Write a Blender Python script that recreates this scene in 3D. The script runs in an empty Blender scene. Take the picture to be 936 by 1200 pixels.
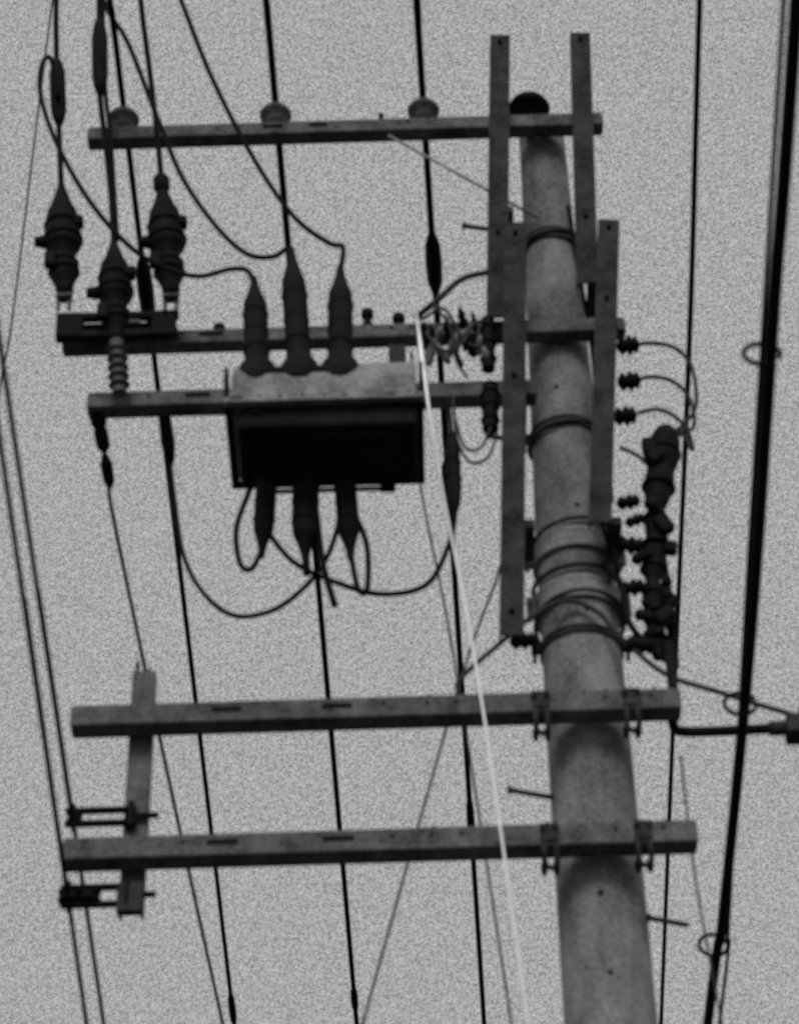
import bpy, bmesh, math, random
from mathutils import Vector, Matrix
random.seed(7)
sc = bpy.context.scene
sc.view_settings.view_transform = 'Standard'
sc.view_settings.look = 'None'
sc.view_settings.exposure = 0
col = sc.collection

# ---------------------------------------------------------------- materials
def mat(name, base, var=0.25, rough=0.7, fine=170.0, coarse=6.0, bump=0.15, metal=0.0, streak=0.0, spec=0.5):
    m = bpy.data.materials.new(name); m.use_nodes = True
    nt = m.node_tree; N = nt.nodes; L = nt.links
    bs = N['Principled BSDF']
    bs.inputs['Roughness'].default_value = rough
    bs.inputs['Metallic'].default_value = metal
    bs.inputs['Specular IOR Level'].default_value = spec
    tc = N.new('ShaderNodeTexCoord')
    n1 = N.new('ShaderNodeTexNoise'); n1.inputs['Scale'].default_value = fine; n1.inputs['Detail'].default_value = 2
    n1.inputs['Roughness'].default_value = 0.8
    n2 = N.new('ShaderNodeTexNoise'); n2.inputs['Scale'].default_value = coarse; n2.inputs['Detail'].default_value = 6
    n2.inputs['Roughness'].default_value = 0.65
    L.new(tc.outputs['Object'], n1.inputs['Vector'])
    mp = N.new('ShaderNodeMapping'); L.new(tc.outputs['Object'], mp.inputs['Vector'])
    if streak: mp.inputs['Scale'].default_value = (1, 1, streak)
    L.new(mp.outputs['Vector'], n2.inputs['Vector'])
    ad = N.new('ShaderNodeMath'); ad.operation = 'ADD'
    L.new(n1.outputs['Fac'], ad.inputs[0]); L.new(n2.outputs['Fac'], ad.inputs[1])
    mr = N.new('ShaderNodeMapRange')
    mr.inputs['From Min'].default_value = 0.75; mr.inputs['From Max'].default_value = 1.25
    mr.inputs['To Min'].default_value = base*(1-var); mr.inputs['To Max'].default_value = base*(1+var)
    L.new(ad.outputs[0], mr.inputs['Value'])
    cb = N.new('ShaderNodeCombineColor')
    for i in range(3): L.new(mr.outputs['Result'], cb.inputs[i])
    L.new(cb.outputs[0], bs.inputs['Base Color'])
    if bump:
        b = N.new('ShaderNodeBump'); b.inputs['Strength'].default_value = bump; b.inputs['Distance'].default_value = 0.004
        L.new(ad.outputs[0], b.inputs['Height']); L.new(b.outputs['Normal'], bs.inputs['Normal'])
    return m
M_conc = mat('weathered_concrete', 0.27, 0.72, 0.9, 95, 6, 0.6, streak=0.5, spec=.15)
M_galv = mat('galvanised_steel', 0.150, 0.78, 0.7, 95, 9, 0.3, spec=.12)
M_chan = mat('weathered_steel_channel', 0.055, 0.75, 0.8, 95, 10, 0.3, spec=.12)
M_band = mat('steel_band', 0.34, 0.5, 0.7, 95, 9, 0.2, spec=.2)
M_dark = mat('black_polymer', 0.011, 0.6, 0.75, 130, 12, 0.1, spec=.15)
M_wire = mat('cable_sheath', 0.011, 0.4, 0.8, 130, 12, 0.0, spec=.12)
M_grey = mat('bare_strand', 0.060, 0.3, 0.7, 130, 12, 0.0, spec=.2)
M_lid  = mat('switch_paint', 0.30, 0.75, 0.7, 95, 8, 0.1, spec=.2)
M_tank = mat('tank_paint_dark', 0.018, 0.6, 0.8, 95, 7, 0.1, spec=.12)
M_porc = mat('porcelain', 0.32, 0.5, 0.5, 120, 9, 0.0)
M_ins  = mat('dull_insulator', 0.14, 0.5, 0.6, 95, 9, 0.1)
M_rope = mat('bright_strand', 0.90, 0.05, 0.45, 100, 9, 0.0, metal=.7)
M_hole = mat('slot_shadow_steel', 0.02, 0.3, 0.9, 100, 9, 0.0, spec=.1)
M_grd  = mat('asphalt', 0.040, 0.35, 0.95, 60, 0.6, 0.3)

# ---------------------------------------------------------------- builders
def empty(name, loc=(0,0,0)):
    o = bpy.data.objects.new(name, None); o.empty_display_size = 0.2
    col.objects.link(o); return o
def link(name, me, m, parent=None, smooth=False):
    o = bpy.data.objects.new(name, me); me.materials.append(m); col.objects.link(o)
    if smooth:
        for p in me.polygons: p.use_smooth = True
    if parent: o.parent = parent
    return o
def bm_obj(name, bm, m, parent=None, smooth=False):
    bmesh.ops.recalc_face_normals(bm, faces=bm.faces)
    me = bpy.data.meshes.new(name); bm.to_mesh(me); bm.free()
    return link(name, me, m, parent, smooth)
def add_box(bm, c, s, bev=0.004, rot=None):
    r = bmesh.ops.create_cube(bm, size=1.0); vs = r['verts']
    bmesh.ops.scale(bm, vec=s, verts=vs)
    es = list({e for v in vs for e in v.link_edges})
    if bev:
        rr = bmesh.ops.bevel(bm, geom=es, offset=bev, segments=2, profile=0.5, affect='EDGES')
        vs = list({v for f in rr['faces'] for v in f.verts} | {v for v in vs if v.is_valid})
    if rot: bmesh.ops.rotate(bm, cent=(0,0,0), matrix=rot, verts=vs)
    bmesh.ops.translate(bm, vec=c, verts=vs)
def add_lathe(bm, prof, p0, p1, seg=20):
    """prof: (radius, t 0..1) along p0->p1"""
    p0 = Vector(p0); p1 = Vector(p1); d = p1-p0; q = d.to_track_quat('Z', 'Y')
    rings = []
    for r, t in prof:
        c = p0 + d*t; ring = []
        for i in range(seg):
            a = 2*math.pi*i/seg
            ring.append(bm.verts.new(c + q @ Vector((r*math.cos(a), r*math.sin(a), 0))))
        rings.append(ring)
    for a, b in zip(rings, rings[1:]):
        for i in range(seg):
            j = (i+1) % seg
            bm.faces.new((a[i], a[j], b[j], b[i]))
    bm.faces.new(rings[0]); bm.faces.new(rings[-1])
def catmull(pts, n=8):
    P = [Vector(p) for p in pts]
    if len(P) < 3: return P
    P = [P[0]*2-P[1]] + P + [P[-1]*2-P[-2]]
    out = []
    for i in range(1, len(P)-2):
        a, b, c, d = P[i-1:i+3]
        for k in range(n):
            t = k/n
            out.append(0.5*((2*b)+(c-a)*t+(2*a-5*b+4*c-d)*t*t+(3*b-a-3*c+d)*t**3))
    out.append(P[-2]); return out
def add_tube(bm, pts, r, n=8, seg=8, smooth=True):
    Q = catmull(pts, n) if smooth else [Vector(p) for p in pts]
    rings = []; up = None
    for i, p in enumerate(Q):
        t = (Q[min(i+1, len(Q)-1)] - Q[max(i-1, 0)]).normalized()
        if up is None:
            up = t.orthogonal().normalized()
        up = (up - t*up.dot(t)).normalized(); s = t.cross(up)
        rr = r(i/(len(Q)-1)) if callable(r) else r
        rings.append([bm.verts.new(p + (up*math.cos(a)+s*math.sin(a))*rr) for a in [2*math.pi*k/seg for k in range(seg)]])
    for a, b in zip(rings, rings[1:]):
        for i in range(seg):
            j = (i+1) % seg; bm.faces.new((a[i], a[j], b[j], b[i]))
    bm.faces.new(rings[0]); bm.faces.new(rings[-1])
def tube(name, pts, r, m, parent=None, n=8, seg=8, smooth=True):
    bm = bmesh.new(); add_tube(bm, pts, r, n, seg, smooth)
    return bm_obj(name, bm, m, parent, True)
def add_extrude(bm, prof, p0, p1, xdir=(1,0,0)):
    p0 = Vector(p0); p1 = Vector(p1); t = (p1-p0).normalized()
    x = Vector(xdir); x = (x - t*x.dot(t)).normalized(); y = t.cross(x)
    A = [bm.verts.new(p0 + x*a + y*b) for a, b in prof]
    B = [bm.verts.new(p1 + x*a + y*b) for a, b in prof]
    k = len(prof)
    for i in range(k):
        j = (i+1) % k; bm.faces.new((A[i], A[j], B[j], B[i]))
    bm.faces.new(A); bm.faces.new(B)
def channel(name, p0, p1, w, d, m, parent, t=0.008):
    bm = bmesh.new()
    pr = [(-w/2, -d/2), (w/2, -d/2), (w/2, d/2), (w/2-t, d/2), (w/2-t, -d/2+t), (-w/2+t, -d/2+t), (-w/2+t, d/2), (-w/2, d/2)]
    add_extrude(bm, pr, p0, p1)
    return bm_obj(name, bm, m, parent)
def sub(a, b, t): return tuple(a[i]+(b[i]-a[i])*t for i in range(3))
def bolts(name, pts, r, ln, m, parent, axis=(0,-1,0)):
    bm = bmesh.new()
    for p in pts:
        p = Vector(p); q = p + Vector(axis)*ln
        add_lathe(bm, [(r, 0), (r, .6), (r*.5, .62), (r*.5, 1)], p, q, 6)
    return bm_obj(name, bm, m, parent)

# ---------------------------------------------------------------- ground
bm = bmesh.new()
bmesh.ops.create_grid(bm, x_segments=40, y_segments=40, size=600)
bm_obj('ground', bm, M_grd)

# ---------------------------------------------------------------- utility pole
pole = empty('utility_pole')
PR = [(0.205, 0), (0.185, 4), (0.164, 7.0), (0.158, 8.1), (0.147, 9.3), (0.126, 10.2), (0.103, 11.3), (0.101, 11.5), (0.08, 11.53)]
def pr_at(z):
    for (r0, z0), (r1, z1) in zip(PR, PR[1:]):
        if z0 <= z <= z1: return r0+(r1-r0)*(z-z0)/(z1-z0)
    return 0.2
bm = bmesh.new()
H = 11.53
add_lathe(bm, [(r, z/H) for r, z in PR], (0, 0, 0), (0, 0, H), 48)
bm_obj('concrete_shaft', bm, M_conc, pole, True)

def band(name, z, h, ex, m):
    bm = bmesh.new(); r = pr_at(z)+ex
    add_lathe(bm, [(r-ex-.004, 0), (r, .0), (r, .15), (r-.004, .3), (r-.004, .7), (r, .85), (r, 1), (r-ex-.004, 1)], (0, 0, z-h/2), (0, 0, z+h/2), 40)
    for s in (-1, 1):
        add_box(bm, (s*(r+.015), -.02, z), (.035, .03, h*.9), .003)
        add_lathe(bm, [(.008, 0), (.008, 1)], (s*(r+.018), -.08, z), (s*(r+.018), .06, z), 8)
    bm_obj(name, bm, m, pole)
band('pole_band_1', 9.03, .095, .020, M_band)
band('pole_band_2', 8.78, .105, .020, M_band)
band('pole_band_3', 8.575, .035, .010, M_chan)
band('pole_band_4', 9.66, .045, .012, M_chan)
band('pole_band_5', 10.77, .060, .014, M_chan)
bm = bmesh.new()
for z, tl, ph, rr in ((8.90, .03, .4, .010), (9.10, .03, 2.1, .008), (9.66, .035, 1.0, .008), (10.74, .05, 2.6, .008), (10.80, .045, .6, .008), (8.70, .05, 2.9, .009)):
    pts = []
    for i in range(25):
        a = 2*math.pi*i/24
        zz = z + tl*math.sin(a+ph)
        R_ = pr_at(zz) + .016 + .004*math.sin(3*a+ph) + (.006 if abs(z-9) < .4 else 0)
        pts.append((R_*math.cos(a), R_*math.sin(a), zz))
    add_tube(bm, pts, rr, 2, 6)
bm_obj('tie_wires', bm, M_grey, pole, True)
bm = bmesh.new()
for x, z, r in ((.0, 7.04, .011), (-.012, 7.37, .013), (.02, 8.67, .010), (.015, 9.2, .010), (-.03, 9.85, .010)):
    y = -math.sqrt(pr_at(z)**2-x*x)
    add_lathe(bm, [(r, 0), (r, .7), (r*.6, 1)], (x, y+.01, z), (x, y-.008, z), 10)
bm_obj('socket_plugs', bm, M_chan, pole)

def arm(name, x0, x1, y, z, w, slots=(), studs=()):
    bm = bmesh.new()
    add_box(bm, ((x0+x1)/2, y, z), (x1-x0, w, w), .006)
    o = bm_obj(name, bm, M_galv, pole)
    bm = bmesh.new()
    for sx in (x0, x1):
        add_box(bm, (sx, y, z), (.006, w-.022, w-.022), 0)
    for s, ln in slots:
        add_box(bm, (s, y-w/2-.0005, z+.008), (ln, .005, .022), 0)
    for s in studs:
        add_lathe(bm, [(.008, 0), (.008, 1)], (s, y-w/2+.004, z+.012), (s, y-w/2-.003, z+.012), 8)
    bm_obj(name+'_slots', bm, M_hole, pole)
    return o
arm('crossarm_top', -2.02, .26, -.17, 11.385, .075, [(-1.2, .09), (-1.0, .08)], [-.6])
arm('crossarm_mid_upper', -2.07, .27, -.17, 10.13, .072, [(-1.45, .1), (-.45, .1)], [-.7, -.62, -.3])
arm('crossarm_mid_lower', -1.95, -.12, -.17, 9.785, .080, [(-1.5, .1)], [-1.7, -.3])
arm('crossarm_low_upper', -1.93, .33, -.24, 8.135, .090, [(-1.355, .11), (-.943, .11)], [-.77, -.61, -.5, .05, .22])
arm('crossarm_low_lower', -1.93, .34, -.24, 7.545, .092, [(-1.36, .11), (-.945, .11)], [-1.5, -.75, -.61, -.5, .05, .22])
bm = bmesh.new()
for a, b in ((-1.75, -1.36), (-1.08, -.66), (-.42, -.2)):
    add_box(bm, ((a+b)/2, -.15, 11.435), (b-a, .05, .018), .003)
bm_obj('crossarm_top_cover', bm, M_band, pole)

for k, z in enumerate((8.135, 7.545)):
    bm = bmesh.new()
    for s in (-1, 1):
        for dx in (-.022, .022):
            x = s*.168+dx - .02
            add_tube(bm, [(x, -.285, z-.035), (x, -.292, z-.075), (x, -.270, z-.112), (x, -.225, z-.118), (x, -.18, z-.095), (x, -.165, z-.05)], .010, 5, 8)
            add_lathe(bm, [(.014, 0), (.014, .5), (.008, .55), (.008, 1)], (x, -.283, z+.02), (x, -.31, z+.02), 6)
        add_tube(bm, [(s*.168-.042, -.27, z-.115), (s*.168-.02, -.262, z-.13), (s*.168+.002, -.27, z-.115)], .010, 4, 8)
        add_box(bm, (s*.168-.02, -.291, z+.005), (.065, .010, .075), .002)
    bm_obj('arm_saddle_bolts_%d' % k, bm, M_chan, pole, False)
    bolts('arm_studs_%d' % k, [(x, -.24, z+.045) for x in (-1.69, -.6, -.19, -.02, .06, .14, .24)], .011, .035, M_chan, pole, (0, 0, 1))

channel('upright_channel_upper_1', (-.262, -.25, 10.12), (-.172, -.25, 11.88), .090, .05, M_chan, pole)
channel('upright_channel_upper_2', (.125, -.25, 10.30), (.190, -.25, 11.88), .090, .05, M_chan, pole)
channel('upright_channel_lower_1', (-.283, -.31, 8.41), (-.163, -.31, 10.61), .094, .055, M_chan, pole)
channel('upright_channel_lower_2', (.085, -.31, 8.95), (.232, -.31, 10.61), .090, .055, M_chan, pole)
bolts('upright_bolts', [sub((-.172, -.275, 11.88), (-.262, -.275, 10.12), t) for t in (.03, .72)] +
      [sub((.19, -.275, 11.88), (.125, -.275, 10.3), t) for t in (.03, .75)] +
      [sub((-.163, -.338, 10.61), (-.283, -.338, 8.41), t) for t in (.03, .40, .95)] +
      [sub((.232, -.338, 10.61), (.085, -.338, 8.95), t) for t in (.03, .28)], .011, .018, M_hole, pole)
bm = bmesh.new()
for z in (10.75, 10.32, 9.62, 9.0):
    for s in (-1, 1):
        add_box(bm, (s*.17-.02, -.17, z), (.05, .22, .04), .004)
bm_obj('upright_spacers', bm, M_chan, pole)

channel('drop_post', (-1.69, -.155, 7.33), (-1.675, -.155, 8.41), .088, .05, M_galv, pole)
bolts('drop_post_studs', [(-1.70, -.19, 8.41), (-1.66, -.14, 8.41)], .008, .05, M_chan, pole, (0, 0, 1))
bm = bmesh.new()
add_box(bm, (-1.69, -.205, 7.375), (.094, .04, .12), .004)
bm_obj('drop_post_foot', bm, M_chan, pole)
bm = bmesh.new()
add_tube(bm, [(-.69, -.19, 11.33), (-.05, -.12, 10.85)], .006, smooth=False)
bm_obj('crossarm_brace_top', bm, M_band, pole, True)
bm = bmesh.new()
for x0, x1, z in ((-.32, -.15, 7.87), (.15, .30, 7.30), (-.38, -.12, 10.84), (-.33, -.12, 9.62), (-.15, .0, 6.6)):
    add_tube(bm, [(x0, -.1, z), (x1, -.04, z)], .010, smooth=False)
    add_lathe(bm, [(.016, 0), (.016, 1)], (x0, -.1, z), (x0+.012, -.098, z), 8)
bm_obj('step_bolts', bm, M_grey, pole, False)
bm = bmesh.new()
add_tube(bm, [(-.49, -.26, 8.20), (-.48, -.26, 8.27), (-.33, -.24, 8.44), (-.17, -.2, 8.62), (-.05, -.19, 8.68), (.06, -.19, 8.62), (.13, -.2, 8.50), (.29, -.2, 8.31), (.5, -.2, 8.21), (.80, -.2, 8.08), (1.6, -.2, 7.75)], .010)
bm_obj('guy_strap', bm, M_grey, pole, True)

cl = empty('conduit_bracket')
tube('conduit', [(.325, -.18, 8.38), (.315, -.18, 8.2), (.305, -.18, 8.09), (.33, -.18, 8.055), (.45, -.18, 8.05), (.66, -.18, 8.055), (.73, -.18, 8.06)], .019, M_wire, cl)
bm = bmesh.new()
add_box(bm, (.79, -.18, 8.05), (.14, .1, .085), .01); add_box(bm, (.80, -.18, 8.115), (.05, .04, .05), .006)
add_lathe(bm, [(.028, 0), (.028, 1)], (.66, -.18, 8.055), (.74, -.18, 8.055), 12)
bm_obj('clamp_housing', bm, M_chan, cl)
bm = bmesh.new()
add_box(bm, (.315, -.2, 8.28), (.035, .03, .36), .004)
bm_obj('mount_plate', bm, M_dark, cl)

# ---------------------------------------------------------------- pin insulators
def pin_insulator(x, y, z, s=1.0, m=M_ins):
    e = empty('pin_insulator')
    bm = bmesh.new()
    pf = [(.018, 0), (.02, .12), (.040, .2), (.045, .36), (.040, .44), (.074, .50), (.076, .60), (.060, .80), (.034, .90), (.030, .95), (.018, 1)]
    add_lathe(bm, [(r*s, t) for r, t in pf], (x, y, z), (x, y, z+.135*s), 24)
    bm_obj('shed', bm, m, e, True)
    bm = bmesh.new(); add_lathe(bm, [(.011, 0), (.011, 1)], (x, y, z-.06), (x, y, z+.02), 8)
    bm_obj('pin', bm, M_grey, e)
    return e
for x in (-1.87, -1.19, -.53):
    pin_insulator(x, -.17, 11.43, .95)
e = empty('pole_top_insulator')
bm = bmesh.new()
add_lathe(bm, [(.022, 0), (.024, .45), (.028, .60), (.088, .62), (.096, .67), (.080, .80), (.045, .90), (.012, .96)], (-.055, -.10, 11.40), (-.055, -.10, 11.655), 28)
bm_obj('mushroom_shed', bm, M_dark, e, True)
bm = bmesh.new(); add_lathe(bm, [(.022, 0), (.012, .5), (.012, 1)], (-.72, -.17, 11.42), (-.72, -.17, 11.49), 8)
bm_obj('arm_lug', bm, M_dark, pole)

# ---------------------------------------------------------------- phase conductors
def conductor(name, near, mid, far, r, sleeves=(), m=M_wire):
    e = empty(name)
    near = Vector(near); mid = Vector(mid); far = Vector(far)
    a = mid + (near-mid).normalized()*9.0
    d = (far-mid).normalized()
    pts = [a, near, mid, far, mid + d*34 + Vector((0, 0, -.35))]
    tube('strand', pts, r, m, e, n=10)
    bm = bmesh.new()
    for t, ln, rr in sleeves:
        c = mid + (far-mid)*t
        add_lathe(bm, [(r, 0), (rr*.6, .06), (rr, .2), (rr*1.1, .5), (rr, .8), (rr*.6, .94), (r, 1)], c-d*ln/2, c+d*ln/2, 14)
    if sleeves: bm_obj('splice_sleeve', bm, M_dark, e, True)
    return e
conductor('power_line', (-1.21, -1.2, 11.60), (-1.19, -.17, 11.565), (-1.06, 7.46, 11.30), .0155, [(.96, .3, .022)])
conductor('power_line', (-.56, -1.2, 11.60), (-.53, -.17, 11.565), (-.247, 7.46, 11.30), .0155, [(.13, .40, .036), (.33, .35, .030), (.72, .6, .022)])
conductor('power_line', (-1.88, -1.2, 11.60), (-1.87, -.17, 11.565), (-1.84, 7.46, 11.30), .0135, [(.145, .42, .036), (.97, .4, .022)])
conductor('service_line', (-1.873, -2.71, 7.75), (-1.917, -.2, 7.745), (-1.943, 1.30, 7.75), .0082)
conductor('service_line', (-1.856, -2.68, 7.40), (-1.915, -.2, 7.395), (-1.937, .70, 7.40), .0082)
conductor('power_line', (.60, -1.19, 11.0), (.68, 1.14, 11.0), (.84, 7.04, 11.0), .0125)
e = empty('telephone_cable')
tube('sheath', [(.30, -9.5, 8.12), (.46, -3.73, 8.0), (.49, -2.54, 8.0), (.54, -.80, 8.0), (.56, 1.06, 8.0), (.55, 1.87, 8.0), (.56, 8, 8.05), (.6, 30, 8.3)], .021, M_wire, e)
tube('messenger', [(.26, -9.5, 8.15), (.428, -3.73, 8.03), (.465, -2.54, 8.025), (.520, -.80, 8.02), (.585, 1.06, 8.0), (.60, 1.87, 8.0), (.60, 8, 8.05), (.64, 30, 8.3)], .0075, M_wire, e)
bm = bmesh.new()
for x, y in ((.47, -2.29), (.53, -.42), (.535, 1.24)):
    c = Vector((x, y, 8.0)); pts = []
    for i in range(17):
        a = 2*math.pi*i/16*.93 + .6 + x*y
        pts.append(c + Vector((math.cos(a)*.058, .02*math.sin(a)+.004*i/16, math.sin(a)*.062)))
    add_tube(bm, pts, .008, 2, 6)
bm_obj('hanger_rings', bm, M_wire, e, True)
tube('guy_wire', [(-2.3, 1, 17.0), (-2.43, 1, 13.73), (-2.50, 1, 11.44), (-2.535, 1, 10.89), (-2.62, 1, 8.6), (-2.75, 1, 5)], .0055, M_grey)
tube('bright_strand_line', [(-.60, -.32, 10.15), (-.595, -.45, 9.95), (-.565, -.45, 9.5), (-.52, -.46, 9.01), (-.42, -.46, 8.11), (-.31, -.45, 6.68), (-.18, -.45, 5.0)], lambda t: .0058+.008*math.exp(-((t-.27)/.06)**2), M_rope)
tube('thin_line', [(-.24, .12, 9.4), (-.29, .3, 9.23), (-.47, .3, 8.67), (-.88, .3, 7.13), (-1.3, .3, 5.5)], .0055, M_grey)
tube('thin_line', [(-.62, -.1, 10.1), (-.60, .5, 9.92), (-.49, .5, 8.99), (-.33, .5, 7.23), (-.2, .5, 5.8)], .0050, M_grey)
tube('thin_line', [(.33, -.1, 8.0), (.36, .1, 7.6), (.40, .1, 7.0), (.5, .1, 5.6)], .0045, M_grey)

e = empty('drop_line')
tube('strand', [(-1.90, .0, 9.70), (-1.89, .1, 9.62), (-1.86, .6, 9.52), (-1.62, 3.5, 9.0), (-1.0, 11, 7.9)], .0080, M_wire, e)
bm = bmesh.new()
add_lathe(bm, [(.012, 0), (.032, .1), (.034, .45), (.024, .55), (.030, .62), (.028, .9), (.01, 1)], (-1.925, -.2, 9.80), (-1.892, -.02, 9.66), 14)
add_lathe(bm, [(.012, 0), (.026, .3), (.024, .8), (.01, 1)], (-1.892, -.02, 9.65), (-1.880, .12, 9.59), 14)
bm_obj('dead_end_sleeve', bm, M_dark, e, True)
e = empty('tap_line')
tube('strand', [(-1.63, -.12, 9.75), (-1.625, -.02, 9.62), (-1.60, 0, 9.4), (-1.559, 0, 9.125), (-1.47, -.04, 8.89), (-1.343, -.1, 8.727), (-1.186, -.2, 8.67), (-1.051, -.3, 8.711), (-.966, -.4, 8.776), (-.914, -.46, 8.93), (-.90, -.5, 9.05)], .0100, M_wire, e)
bm = bmesh.new(); add_lathe(bm, [(.012, 0), (.026, .15), (.030, .6), (.02, .9), (.01, 1)], (-1.645, -.14, 9.78), (-1.62, 0, 9.60), 14)
bm_obj('clamp_sleeve', bm, M_dark, e, True)

# ---------------------------------------------------------------- cable terminations with leads
def ribbed(bm, p0, p1, prof, ribs=(), seg=18):
    add_lathe(bm, prof, p0, p1, seg)
    for t, r in ribs:
        a = sub(p0, p1, t-.012); b = sub(p0, p1, t+.014)
        add_lathe(bm, [(r*.55, 0), (r, .35), (r, .6), (r*.6, 1)], a, b, seg)
def termination(base, tip, lead, sleeve, name='cable_termination', legs=True, s=1.0):
    e = empty(name)
    bm = bmesh.new()
    prof = [(.026, 0), (.036, .03), (.040, .08), (.054, .14), (.062, .22), (.054, .29), (.048, .33), (.060, .38), (.076, .42), (.080, .52), (.070, .57), (.074, .62), (.066, .70), (.048, .78), (.030, .88), (.018, .95), (.013, 1)]
    prof = [(r*s, t) for r, t in prof]
    ribs = [(.19, .068*s), (.26, .066*s), (.47, .087*s), (.60, .080*s), (.73, .062*s)]
    ribbed(bm, base, tip, prof, ribs)
    mid = Vector(sub(base, tip, .44))
    add_lathe(bm, [(.022, 0), (.030, .25), (.020, .4), (.03, .7), (.012, 1)], mid+Vector((-.118, -.02, 0)), mid+Vector((.05, .0, .015)), 12)
    add_box(bm, mid+Vector((.06, -.03, .10)), (.05, .05, .05), .01)
    add_box(bm, mid+Vector((-.04, -.05, -.14)), (.05, .04, .08), .01)
    bm_obj('polymer_housing', bm, M_dark, e, False)
    if legs:
        bm = bmesh.new(); b = Vector(base)
        for q in (-1, 1): add_lathe(bm, [(.008, 0), (.008, 1)], b+Vector((q*.022, 0, -.09)), b+Vector((q*.03, 0, .03)), 8)
        add_box(bm, b+Vector((0, 0, -.02)), (.065, .05, .015), .003)
        bm_obj('mount_legs', bm, M_galv, e)
    tube('lead', [tip]+lead, .0125, M_wire, e)
    bm = bmesh.new()
    add_lathe(bm, [(.013, 0), (.028, .12), (.036, .25), (.036, .75), (.026, .9), (.013, 1)], sleeve[0], sleeve[1], 14)
    bm_obj('lead_sleeve', bm, M_dark, e, True)
    return e
termination((-2.055, -.33, 10.27), (-2.10, -.35, 10.92), [(-2.125, -.36, 11.25), (-2.15, -.38, 11.605), (-2.158, -.5, 11.95), (-2.165, -.6, 12.6), (-2.17, -.7, 13.6)],
            ((-2.125, -.36, 11.27), (-2.152, -.40, 11.67)))
termination((-1.611, -.33, 10.25), (-1.667, -.35, 10.90), [(-1.70, -.37, 11.25), (-1.74, -.42, 11.6), (-1.779, -.5, 11.93), (-1.84, -.6, 12.6), (-1.95, -.7, 13.6)],
            ((-1.664, -.35, 10.84), (-1.672, -.35, 10.95)))
t3 = termination((-1.832, -.30, 10.02), (-1.867, -.30, 10.62), [(-1.89, -.30, 10.9), (-1.93, -.31, 11.25), (-1.96, -.33, 11.51), (-1.982, -.35, 12.0), (-2.0, -.4, 12.7), (-2.0, -.5, 13.7)],
            ((-1.958, -.33, 11.49), (-1.980, -.35, 11.99)), legs=False, s=.92)
bm = bmesh.new()
add_tube(bm, [(-1.85, -.31, 10.6), (-1.905, -.31, 11.25), (-1.935, -.33, 11.51), (-1.965, -.35, 12.0), (-1.97, -.4, 12.9)], .010)
bm_obj('second_lead', bm, M_wire, t3, True)
bm = bmesh.new()
ribbed(bm, (-1.812, -.27, 9.76), (-1.832, -.30, 10.02), [(.03, 0), (.026, .1), (.026, .9), (.03, 1)], [(.15, .044), (.32, .044), (.49, .044), (.66, .044), (.83, .044)])
bm_obj('post_insulator', bm, M_ins, t3, False)

e = empty('fuse_cutout_beam')
bm = bmesh.new()
add_box(bm, (-1.83, -.295, 10.165), (.50, .035, .030), .003)
add_box(bm, (-1.83, -.295, 10.065), (.50, .035, .035), .003)
add_box(bm, (-2.03, -.29, 10.115), (.11, .05, .13), .004)
add_box(bm, (-1.64, -.29, 10.115), (.10, .05, .13), .004)
add_box(bm, (-1.83, -.255, 10.115), (.46, .02, .09), .003)
bm_obj('frame', bm, M_tank, e)
bm = bmesh.new()
add_lathe(bm, [(.010, 0), (.010, 1)], (-1.90, -.30, 10.13), (-1.74, -.30, 10.13), 12)
bm_obj('fuse_tube', bm, M_porc, e, True)

# ---------------------------------------------------------------- pole mounted switch
sw = empty('pole_mounted_switch')
bm = bmesh.new()
x0, x1 = -1.315, -.612
pf = [(-.85, 9.165), (-.85, 9.29), (-.835, 9.33), (-.74, 9.45), (-.70, 9.47), (-.42, 9.49), (-.39, 9.46), (-.39, 9.165)]
A = [bm.verts.new((x0, y, z)) for y, z in pf]; B = [bm.verts.new((x1, y, z)) for y, z in pf]
for i in range(len(pf)):
    j = (i+1) % len(pf); bm.faces.new((A[i], A[j], B[j], B[i]))
bm.faces.new(A); bm.faces.new(B)
bmesh.ops.bevel(bm, geom=list(bm.edges), offset=.014, segments=3, affect='EDGES', profile=.6)
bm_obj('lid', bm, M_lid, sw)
# dark shapes added for the smudges where the upper bushings meet the lid shoulder
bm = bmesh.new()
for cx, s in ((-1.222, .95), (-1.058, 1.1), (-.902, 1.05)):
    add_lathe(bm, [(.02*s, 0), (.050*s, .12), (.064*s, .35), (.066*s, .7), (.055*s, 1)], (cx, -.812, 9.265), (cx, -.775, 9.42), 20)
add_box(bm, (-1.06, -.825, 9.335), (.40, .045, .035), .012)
bm_obj('bushing_base_smudges', bm, M_tank, sw, False)
bm = bmesh.new()
xc = (x0+x1)/2
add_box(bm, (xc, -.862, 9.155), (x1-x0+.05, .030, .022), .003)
for x in (x0+.02, x1-.10):
    add_box(bm, (x, -.875, 9.185), (.05, .02, .05), .004)
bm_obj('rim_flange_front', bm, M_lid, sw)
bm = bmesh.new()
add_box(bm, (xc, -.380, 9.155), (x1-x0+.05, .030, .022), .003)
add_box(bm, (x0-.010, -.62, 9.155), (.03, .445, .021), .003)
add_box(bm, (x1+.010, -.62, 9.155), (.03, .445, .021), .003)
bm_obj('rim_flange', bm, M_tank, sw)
bm = bmesh.new()
add_box(bm, (xc+.01, -.65, 9.10), (x1-x0-.020, .365, .10), .018)
add_box(bm, (xc+.01, -.665, 9.045), (x1-x0-.12, .25, .016), .006)
add_box(bm, (x1-.12, -.50, 9.035), (.06, .05, .05), .006)
add_box(bm, (x0+.09, -.83, 9.14), (.04, .03, .05), .004)
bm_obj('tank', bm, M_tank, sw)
bm = bmesh.new()
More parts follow.
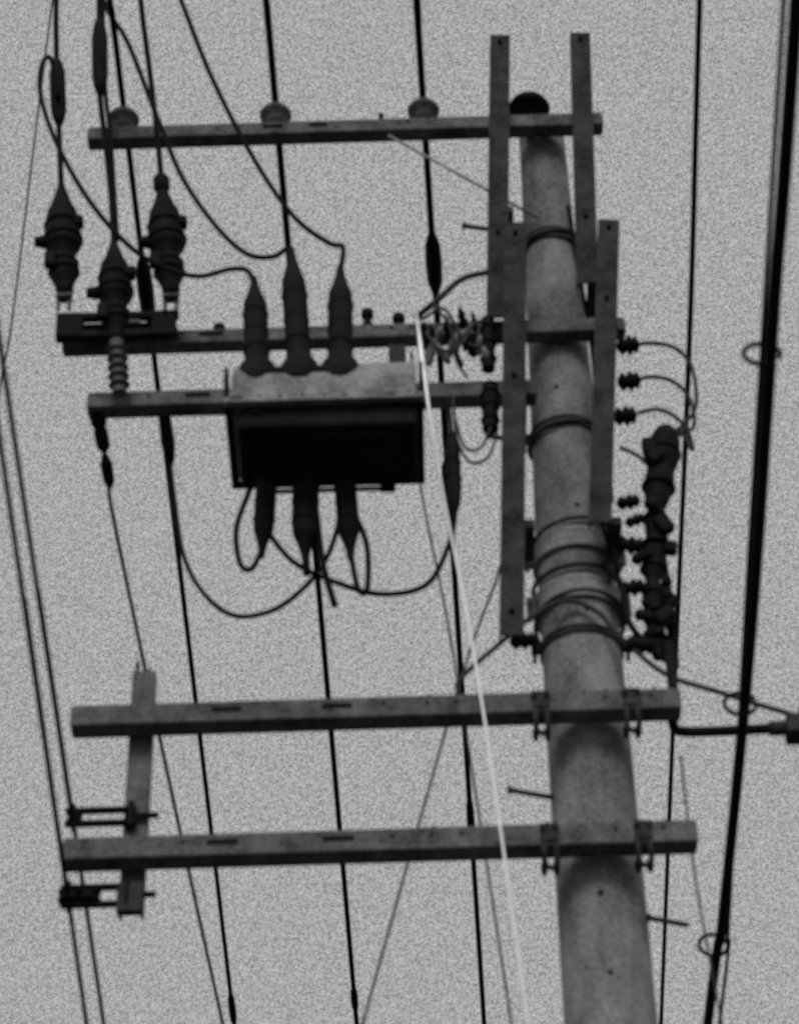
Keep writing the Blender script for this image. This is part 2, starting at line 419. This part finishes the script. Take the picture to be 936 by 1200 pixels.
for cx, w_ in ((-1.12, .10), (-.975, .08), (-.82, .12)):
    add_box(bm, (cx, -.462, 9.045), (w_, .012, .016), .002)
bm_obj('tank_lip', bm, M_galv, sw)
bolts('rim_bolts', [(x0+.03+i*(x1-x0-.06)/8, -.862, 9.166) for i in range(9)], .009, .020, M_chan, sw, (0, 0, 1))
bm = bmesh.new()
for x in (x0-.02, x1+.02):
    add_box(bm, (x, -.80, 9.22), (.02, .05, .12), .004)
    add_tube(bm, [(x, -.80, 9.3), (x, -.82, 9.34), (x, -.86, 9.33), (x, -.87, 9.27), (x, -.83, 9.24)], .008)
bm_obj('lifting_lugs', bm, M_chan, sw)
bm = bmesh.new()
for x in (-1.24, -.68):
    add_box(bm, (x, -.32, 9.60), (.07, .02, .66), .004)
    add_box(bm, (x, -.355, 9.35), (.07, .06, .20), .004)
    add_box(bm, (x, -.25, 9.86), (.07, .13, .02), .003); add_box(bm, (x, -.265, 9.73), (.07, .1, .02), .003)
bm_obj('hanger_straps', bm, M_chan, sw)
def bushing(base, tip, r=.047, flange=True):
    bm = bmesh.new()
    pr = [(r*1.2, 0), (r*1.1, .08), (r*.98, .12), (r, .62), (r*.94, .72), (r*.66, .80), (r*.40, .90), (.012, 1)]
    rb = [(.22, r*1.10), (.40, r*1.04), (.60, r*1.08)]
    ribbed(bm, base, tip, pr, rb)
    if flange:
        b = Vector(base); add_lathe(bm, [(r*1.5, 0), (r*1.5, .6), (r*1.25, 1)], b+Vector((0, -.01, -.03)), b+Vector((0, 0, .03)), 20)
    bm_obj('bushing', bm, M_dark, sw, False)
bushing((-1.222, -.755, 9.40), (-1.243, -.70, 9.97), .049)
bushing((-1.058, -.755, 9.40), (-1.095, -.70, 10.13), .050)
bushing((-.902, -.755, 9.40), (-.898, -.70, 10.02), .050)
bushing((-1.19, -.56, 9.10), (-1.215, -.50, 8.69), .041, False)
bushing((-1.045, -.56, 9.10), (-1.050, -.50, 8.66), .052, False)
bushing((-.90, -.56, 9.10), (-.878, -.50, 8.66), .043, False)
jr = .0110
tube('jumper_lead_1', [(-2.129, -.42, 11.379), (-2.162, -.48, 11.568), (-2.197, -.5, 11.517), (-2.194, -.5, 11.324), (-2.115, -.5, 11.029), (-1.973, -.5, 10.69), (-1.818, -.5, 10.43), (-1.671, -.5, 10.27), (-1.495, -.5, 10.186), (-1.353, -.55, 10.17), (-1.275, -.63, 10.08), (-1.243, -.70, 9.93)], jr, M_wire, sw)
tube('jumper_lead_2', [(-2.05, -.6, 12.4), (-1.929, -.6, 11.81), (-1.814, -.6, 11.53), (-1.667, -.6, 11.03), (-1.551, -.6, 10.658), (-1.402, -.6, 10.36), (-1.278, -.6, 10.204), (-1.173, -.62, 10.165), (-1.11, -.66, 10.17), (-1.095, -.70, 10.08)], jr, M_wire, sw)
tube('jumper_lead_3', [(-1.75, -.6, 12.4), (-1.588, -.6, 11.80), (-1.436, -.6, 11.264), (-1.249, -.6, 10.748), (-1.088, -.6, 10.413), (-.947, -.6, 10.256), (-.888, -.65, 10.178), (-.896, -.70, 10.0)], jr, M_wire, sw)
tube('loop_lead_1', [(-1.24, -.53, 9.06), (-1.27, -.5, 9.0), (-1.312, -.5, 8.83), (-1.296, -.5, 8.663), (-1.253, -.5, 8.634), (-1.21, -.5, 8.73)], .0110, M_wire, sw)
tube('loop_lead_2', [(-.88, -.53, 8.98), (-.863, -.5, 8.90), (-.817, -.5, 8.73), (-.819, -.5, 8.523), (-.853, -.5, 8.523), (-.88, -.5, 8.70)], .0110, M_wire, sw)
tube('tail_lead', [(-1.02, -.52, 8.98), (-1.009, -.5, 8.91), (-.985, -.5, 8.655), (-.941, -.5, 8.445)], .013, M_wire, sw)
tube('tail_lead_2', [(-1.05, -.5, 8.72), (-1.045, -.5, 8.60)], .015, M_wire, sw, smooth=False)
tube('cross_lead', [(-1.215, -.52, 8.90), (-1.199, -.5, 8.83), (-1.094, -.45, 8.70), (-.921, -.3, 8.707), (-.758, -.3, 8.652), (-.594, -.3, 8.694), (-.505, -.3, 8.881), (-.473, -.3, 9.05), (-.47, -.26, 9.3), (-.48, -.22, 9.72)], .0105, M_wire, sw)
bm = bmesh.new()
ribbed(bm, (-.473, -.3, 9.06), (-.472, -.26, 9.50), [(.014, 0), (.024, .1), (.030, .3), (.030, .8), (.014, 1)], [(.4, .034), (.6, .034)])
bm_obj('lead_sleeve', bm, M_dark, sw, False)

# ---------------------------------------------------------------- small gear right of switch
g = empty('switch_terminal_gear')
bm = bmesh.new(); bd = bmesh.new()
for i in range(24):
    x = random.uniform(-.58, -.31); z = random.uniform(9.88, 10.12); r = random.uniform(.011, .021)
    t = bm if i % 5 < 2 else bd
    dx = random.uniform(-.03, .03)
    add_lathe(t, [(.006, 0), (r*.8, .12), (r, .3), (r*.6, .45), (r*.9, .6), (r*.6, .8), (.006, 1)], (x-dx, -.25, z-.03), (x+dx, -.31, z+.03), 12)
bm_obj('porcelain_knobs', bm, M_porc, g, True)
bm_obj('terminal_studs', bd, M_dark, g, True)
bm = bmesh.new()
add_tube(bm, [(-.60, -.24, 10.16), (-.50, -.3, 10.21), (-.40, -.3, 10.32), (-.27, -.26, 10.40)], .013)
add_tube(bm, [(-.56, -.3, 10.02), (-.50, -.34, 9.88), (-.42, -.33, 9.92), (-.36, -.3, 10.06), (-.30, -.28, 10.10)], .007)
add_tube(bm, [(-.60, -.24, 10.18), (-.57, -.32, 10.08), (-.48, -.33, 10.12), (-.40, -.3, 9.96), (-.31, -.28, 9.94)], .007)
add_tube(bm, [(-.50, -.24, 10.22), (-.52, -.32, 10.15), (-.46, -.33, 10.02), (-.44, -.3, 9.86), (-.40, -.28, 9.78)], .006)
add_tube(bm, [(-.46, -.24, 9.72), (-.45, -.26, 9.46), (-.40, -.27, 9.33), (-.33, -.27, 9.36), (-.29, -.27, 9.48)], .006)
add_tube(bm, [(-.46, -.24, 9.62), (-.42, -.26, 9.42), (-.35, -.27, 9.42), (-.29, -.27, 9.60)], .006)
bm_obj('jumper_loops', bm, M_grey, g, True)
bm = bmesh.new()
ribbed(bm, (-.315, -.25, 9.52), (-.305, -.25, 9.76), [(.033, 0), (.033, 1)], [(.2, .040), (.5, .040), (.8, .040)])
ribbed(bm, (-.31, -.26, 9.84), (-.30, -.26, 10.12), [(.028, 0), (.028, 1)], [(.2, .036), (.5, .036), (.8, .036)])
for x, z in ((-.80, 10.18), (-.67, 10.15), (-1.42, 10.12)):
    add_lathe(bm, [(.024, 0), (.024, .25), (.012, .3), (.012, .55), (.026, .6), (.026, .85), (.010, .9), (.008, 1)], (x, -.18, z-.02), (x, -.18, z+.10), 12)
bm_obj('dark_insulators', bm, M_dark, g, False)

# ---------------------------------------------------------------- right side cable termination
r = empty('riser_cable_termination')
bm = bmesh.new()
ribbed(bm, (.325, -.15, 9.16), (.405, -.15, 9.60), [(.034, 0), (.048, .1), (.062, .30), (.054, .45), (.068, .6), (.062, .82), (.044, .93), (.014, 1)], [(.25, .070), (.66, .075)])
ribbed(bm, (.285, -.16, 8.80), (.330, -.15, 9.18), [(.030, 0), (.044, .1), (.050, .35), (.036, .55), (.046, .8), (.03, 1)], [(.12, .054), (.42, .064), (.8, .056)])
ribbed(bm, (.275, -.18, 8.40), (.285, -.16, 8.82), [(.022, 0), (.036, .15), (.030, .5), (.040, .8), (.02, 1)], [(.2, .050), (.50, .058), (.75, .046)])
ribbed(bm, (.345, -.12, 8.40), (.335, -.12, 9.10), [(.014, 0), (.022, .4), (.016, .7), (.014, 1)], [])
rnd = random.Random(11)
for i in range(24):
    z = rnd.uniform(8.48, 9.48); s = rnd.uniform(.035, .062)
    xa = .275+(z-8.45)*.09
    add_box(bm, (xa+rnd.uniform(-.045, .055), -.17+rnd.uniform(-.05, .03), z), (s, s*.9, s*rnd.uniform(.7, 1.5)), .012, Matrix.Rotation(rnd.uniform(-1, 1), 3, 'Y'))
bm_obj('polymer_housing', bm, M_dark, r, False)
def knob(bm, x, z, y=-.2, s=1.0, dx=.09, tl=.012):
    ribbed(bm, (x-dx/2*s, y, z), (x+dx/2*s, y, z+tl), [(.012, 0), (.030*s, .2), (.018*s, .4), (.034*s, .55), (.02*s, .7), (.028*s, .85), (.01, 1)], [])
bm = bmesh.new()
for x, z in ((.275, 10.0), (.265, 9.80), (.235, 9.61)): knob(bm, x, z, -.2, 1.35, .07)
for x, z, s, tl in ((.215, 9.15, 1, .02), (.205, 8.95, 1.2, -.02), (.235, 9.05, .8, .03), (.20, 8.72, 1.1, .015), (.21, 8.46, 1.2, -.02), (-.235, 8.48, 1.1, .01), (.25, 8.86, .9, .04), (.24, 8.60, .9, -.03)): knob(bm, x, z, -.2, s, .09, tl)
bm_obj('stud_insulators', bm, M_dark, r, True)
bm = bmesh.new()
for dz, q in ((0, .02), (-.19, 0), (-.37, -.02)):
    add_tube(bm, [(.29, -.2, 10.0+dz), (.36, -.18, 10.035+dz), (.44+q, -.17, 10.02+dz), (.50+q, -.16, 9.95+dz), (.52+q, -.15, 9.85+dz), (.51+q, -.15, 9.70+dz*.6), (.47, -.15, 9.60+dz*.15), (.40, -.15, 9.55)], .0085)
add_tube(bm, [(.20, -.2, 9.45), (.27, -.18, 9.42), (.33, -.16, 9.36)], .008)
bm_obj('jumper_loops', bm, M_grey, r, True)
bm = bmesh.new()
add_tube(bm, [(.10, -.2, 8.86), (.16, -.22, 8.70), (.17, -.22, 8.55), (.24, -.2, 8.44), (.30, -.19, 8.38)], .013)
add_tube(bm, [(.16, -.2, 9.4), (.13, -.2, 9.1), (.15, -.2, 8.8)], .012)
add_tube(bm, [(.15, -.14, 10.2), (.155, -.13, 9.7), (.150, -.16, 9.2)], .013)
add_tube(bm, [(.08, -.14, 10.9), (.11, -.14, 10.4), (.13, -.15, 10.0), (.12, -.16, 9.5)], .009)
add_tube(bm, [(.10, -.15, 9.5), (.09, -.17, 9.2), (.12, -.19, 8.95), (.11, -.2, 8.75)], .008)
bm_obj('riser_cables', bm, M_wire, r, True)

# ---------------------------------------------------------------- spool racks lower left
for z, th in ((7.735, 1), (7.395, 2)):
    e = empty('spool_rack')
    bm = bmesh.new(); h = .028 if th == 1 else .036
    for s in (-1, 1):
        add_box(bm, (-1.81, -.20, z+s*h), (.26, .03, .014), .002)
    add_lathe(bm, [(.007, 0), (.007, 1)], (-1.91, -.2, z-h-.03), (-1.91, -.2, z+h+.03), 8)
    add_box(bm, (-1.70, -.20, z), (.02, .05, .11), .003)
    add_lathe(bm, [(.012, 0), (.012, 1)], (-1.70, -.2, z), (-1.60, -.2, z), 8)
    bm_obj('rack', bm, M_hole, e)
    bm = bmesh.new()
    rr = .030 if th == 1 else .046
    add_lathe(bm, [(rr*.8, 0), (rr, .2), (rr*.7, .4), (rr*.7, .6), (rr, .8), (rr*.8, 1)], (-1.905, -.2, z-h+.008), (-1.905, -.2, z+h-.008), 18)
    if th == 2:
        add_lathe(bm, [(rr*.8, 0), (rr, .2), (rr*.7, .4), (rr*.7, .6), (rr, .8), (rr*.8, 1)], (-1.84, -.2, z-h+.008), (-1.84, -.2, z+h-.008), 18)
    bm_obj('spool', bm, M_dark, e, True)

# ---------------------------------------------------------------- sky, sun
w = bpy.data.worlds.new("World"); sc.world = w; w.use_nodes = True
nt = w.node_tree; N = nt.nodes; L = nt.links
bg = N['Background']; bg.inputs['Strength'].default_value = 0.1
sky = N.new('ShaderNodeTexSky'); sky.sky_type = 'NISHITA'; sky.sun_disc = False
SE, SA = math.radians(40), math.radians(186)
sky.sun_elevation = SE; sky.sun_rotation = SA
bw = N.new('ShaderNodeRGBToBW'); L.new(sky.outputs[0], bw.inputs[0])
mx = N.new('ShaderNodeMix'); mx.data_type = 'FLOAT'; mx.inputs[0].default_value = 0.93
L.new(bw.outputs[0], mx.inputs[2]); mx.inputs[3].default_value = 4.0
tc = N.new('ShaderNodeTexCoord')
n1 = N.new('ShaderNodeTexNoise'); n1.inputs['Scale'].default_value = 850; n1.inputs['Detail'].default_value = 2
n1.inputs['Roughness'].default_value = .9
L.new(tc.outputs['Generated'], n1.inputs['Vector'])
r1 = N.new('ShaderNodeMapRange'); r1.inputs['From Min'].default_value = .25; r1.inputs['From Max'].default_value = .75
r1.inputs['To Min'].default_value = .50; r1.inputs['To Max'].default_value = 1.50
L.new(n1.outputs['Fac'], r1.inputs['Value'])
mu = N.new('ShaderNodeMath'); mu.operation = 'MULTIPLY'
L.new(mx.outputs[0], mu.inputs[0]); L.new(r1.outputs[0], mu.inputs[1])
cb = N.new('ShaderNodeCombineColor')
for i in range(3): L.new(mu.outputs[0], cb.inputs[i])
L.new(cb.outputs[0], bg.inputs['Color'])

sd = bpy.data.lights.new('sun', 'SUN'); sd.energy = 1.0; sd.angle = math.radians(22); sd.color = (1, .99, .98)
so = bpy.data.objects.new('sun', sd); col.objects.link(so)
dirv = Vector((math.sin(SA)*math.cos(SE), math.cos(SA)*math.cos(SE), math.sin(SE)))
so.rotation_euler = dirv.to_track_quat('Z', 'Y').to_euler(); so.location = (0, -5, 30)

# ---------------------------------------------------------------- camera
cd = bpy.data.cameras.new('camera'); cam = bpy.data.objects.new('camera', cd); col.objects.link(cam)
el = math.radians(40); ro = math.radians(1.7)
F = Vector((0, math.cos(el), math.sin(el))); U0 = Vector((0, -math.sin(el), math.cos(el))); R0 = Vector((1, 0, 0))
R = R0*math.cos(ro) - U0*math.sin(ro); U = U0*math.cos(ro) + R0*math.sin(ro)
mtx = Matrix((R, U, -F)).transposed().to_4x4(); mtx.translation = Vector((-.69, -9.19, 1.6))
cam.matrix_world = mtx
cd.sensor_fit = 'VERTICAL'; cd.sensor_height = 36; cd.lens = 36*3480/1200
cd.clip_end = 2000; cd.clip_start = .1
cd.dof.use_dof = True; cd.dof.focus_distance = 120; cd.dof.aperture_fstop = 4.9
sc.camera = cam
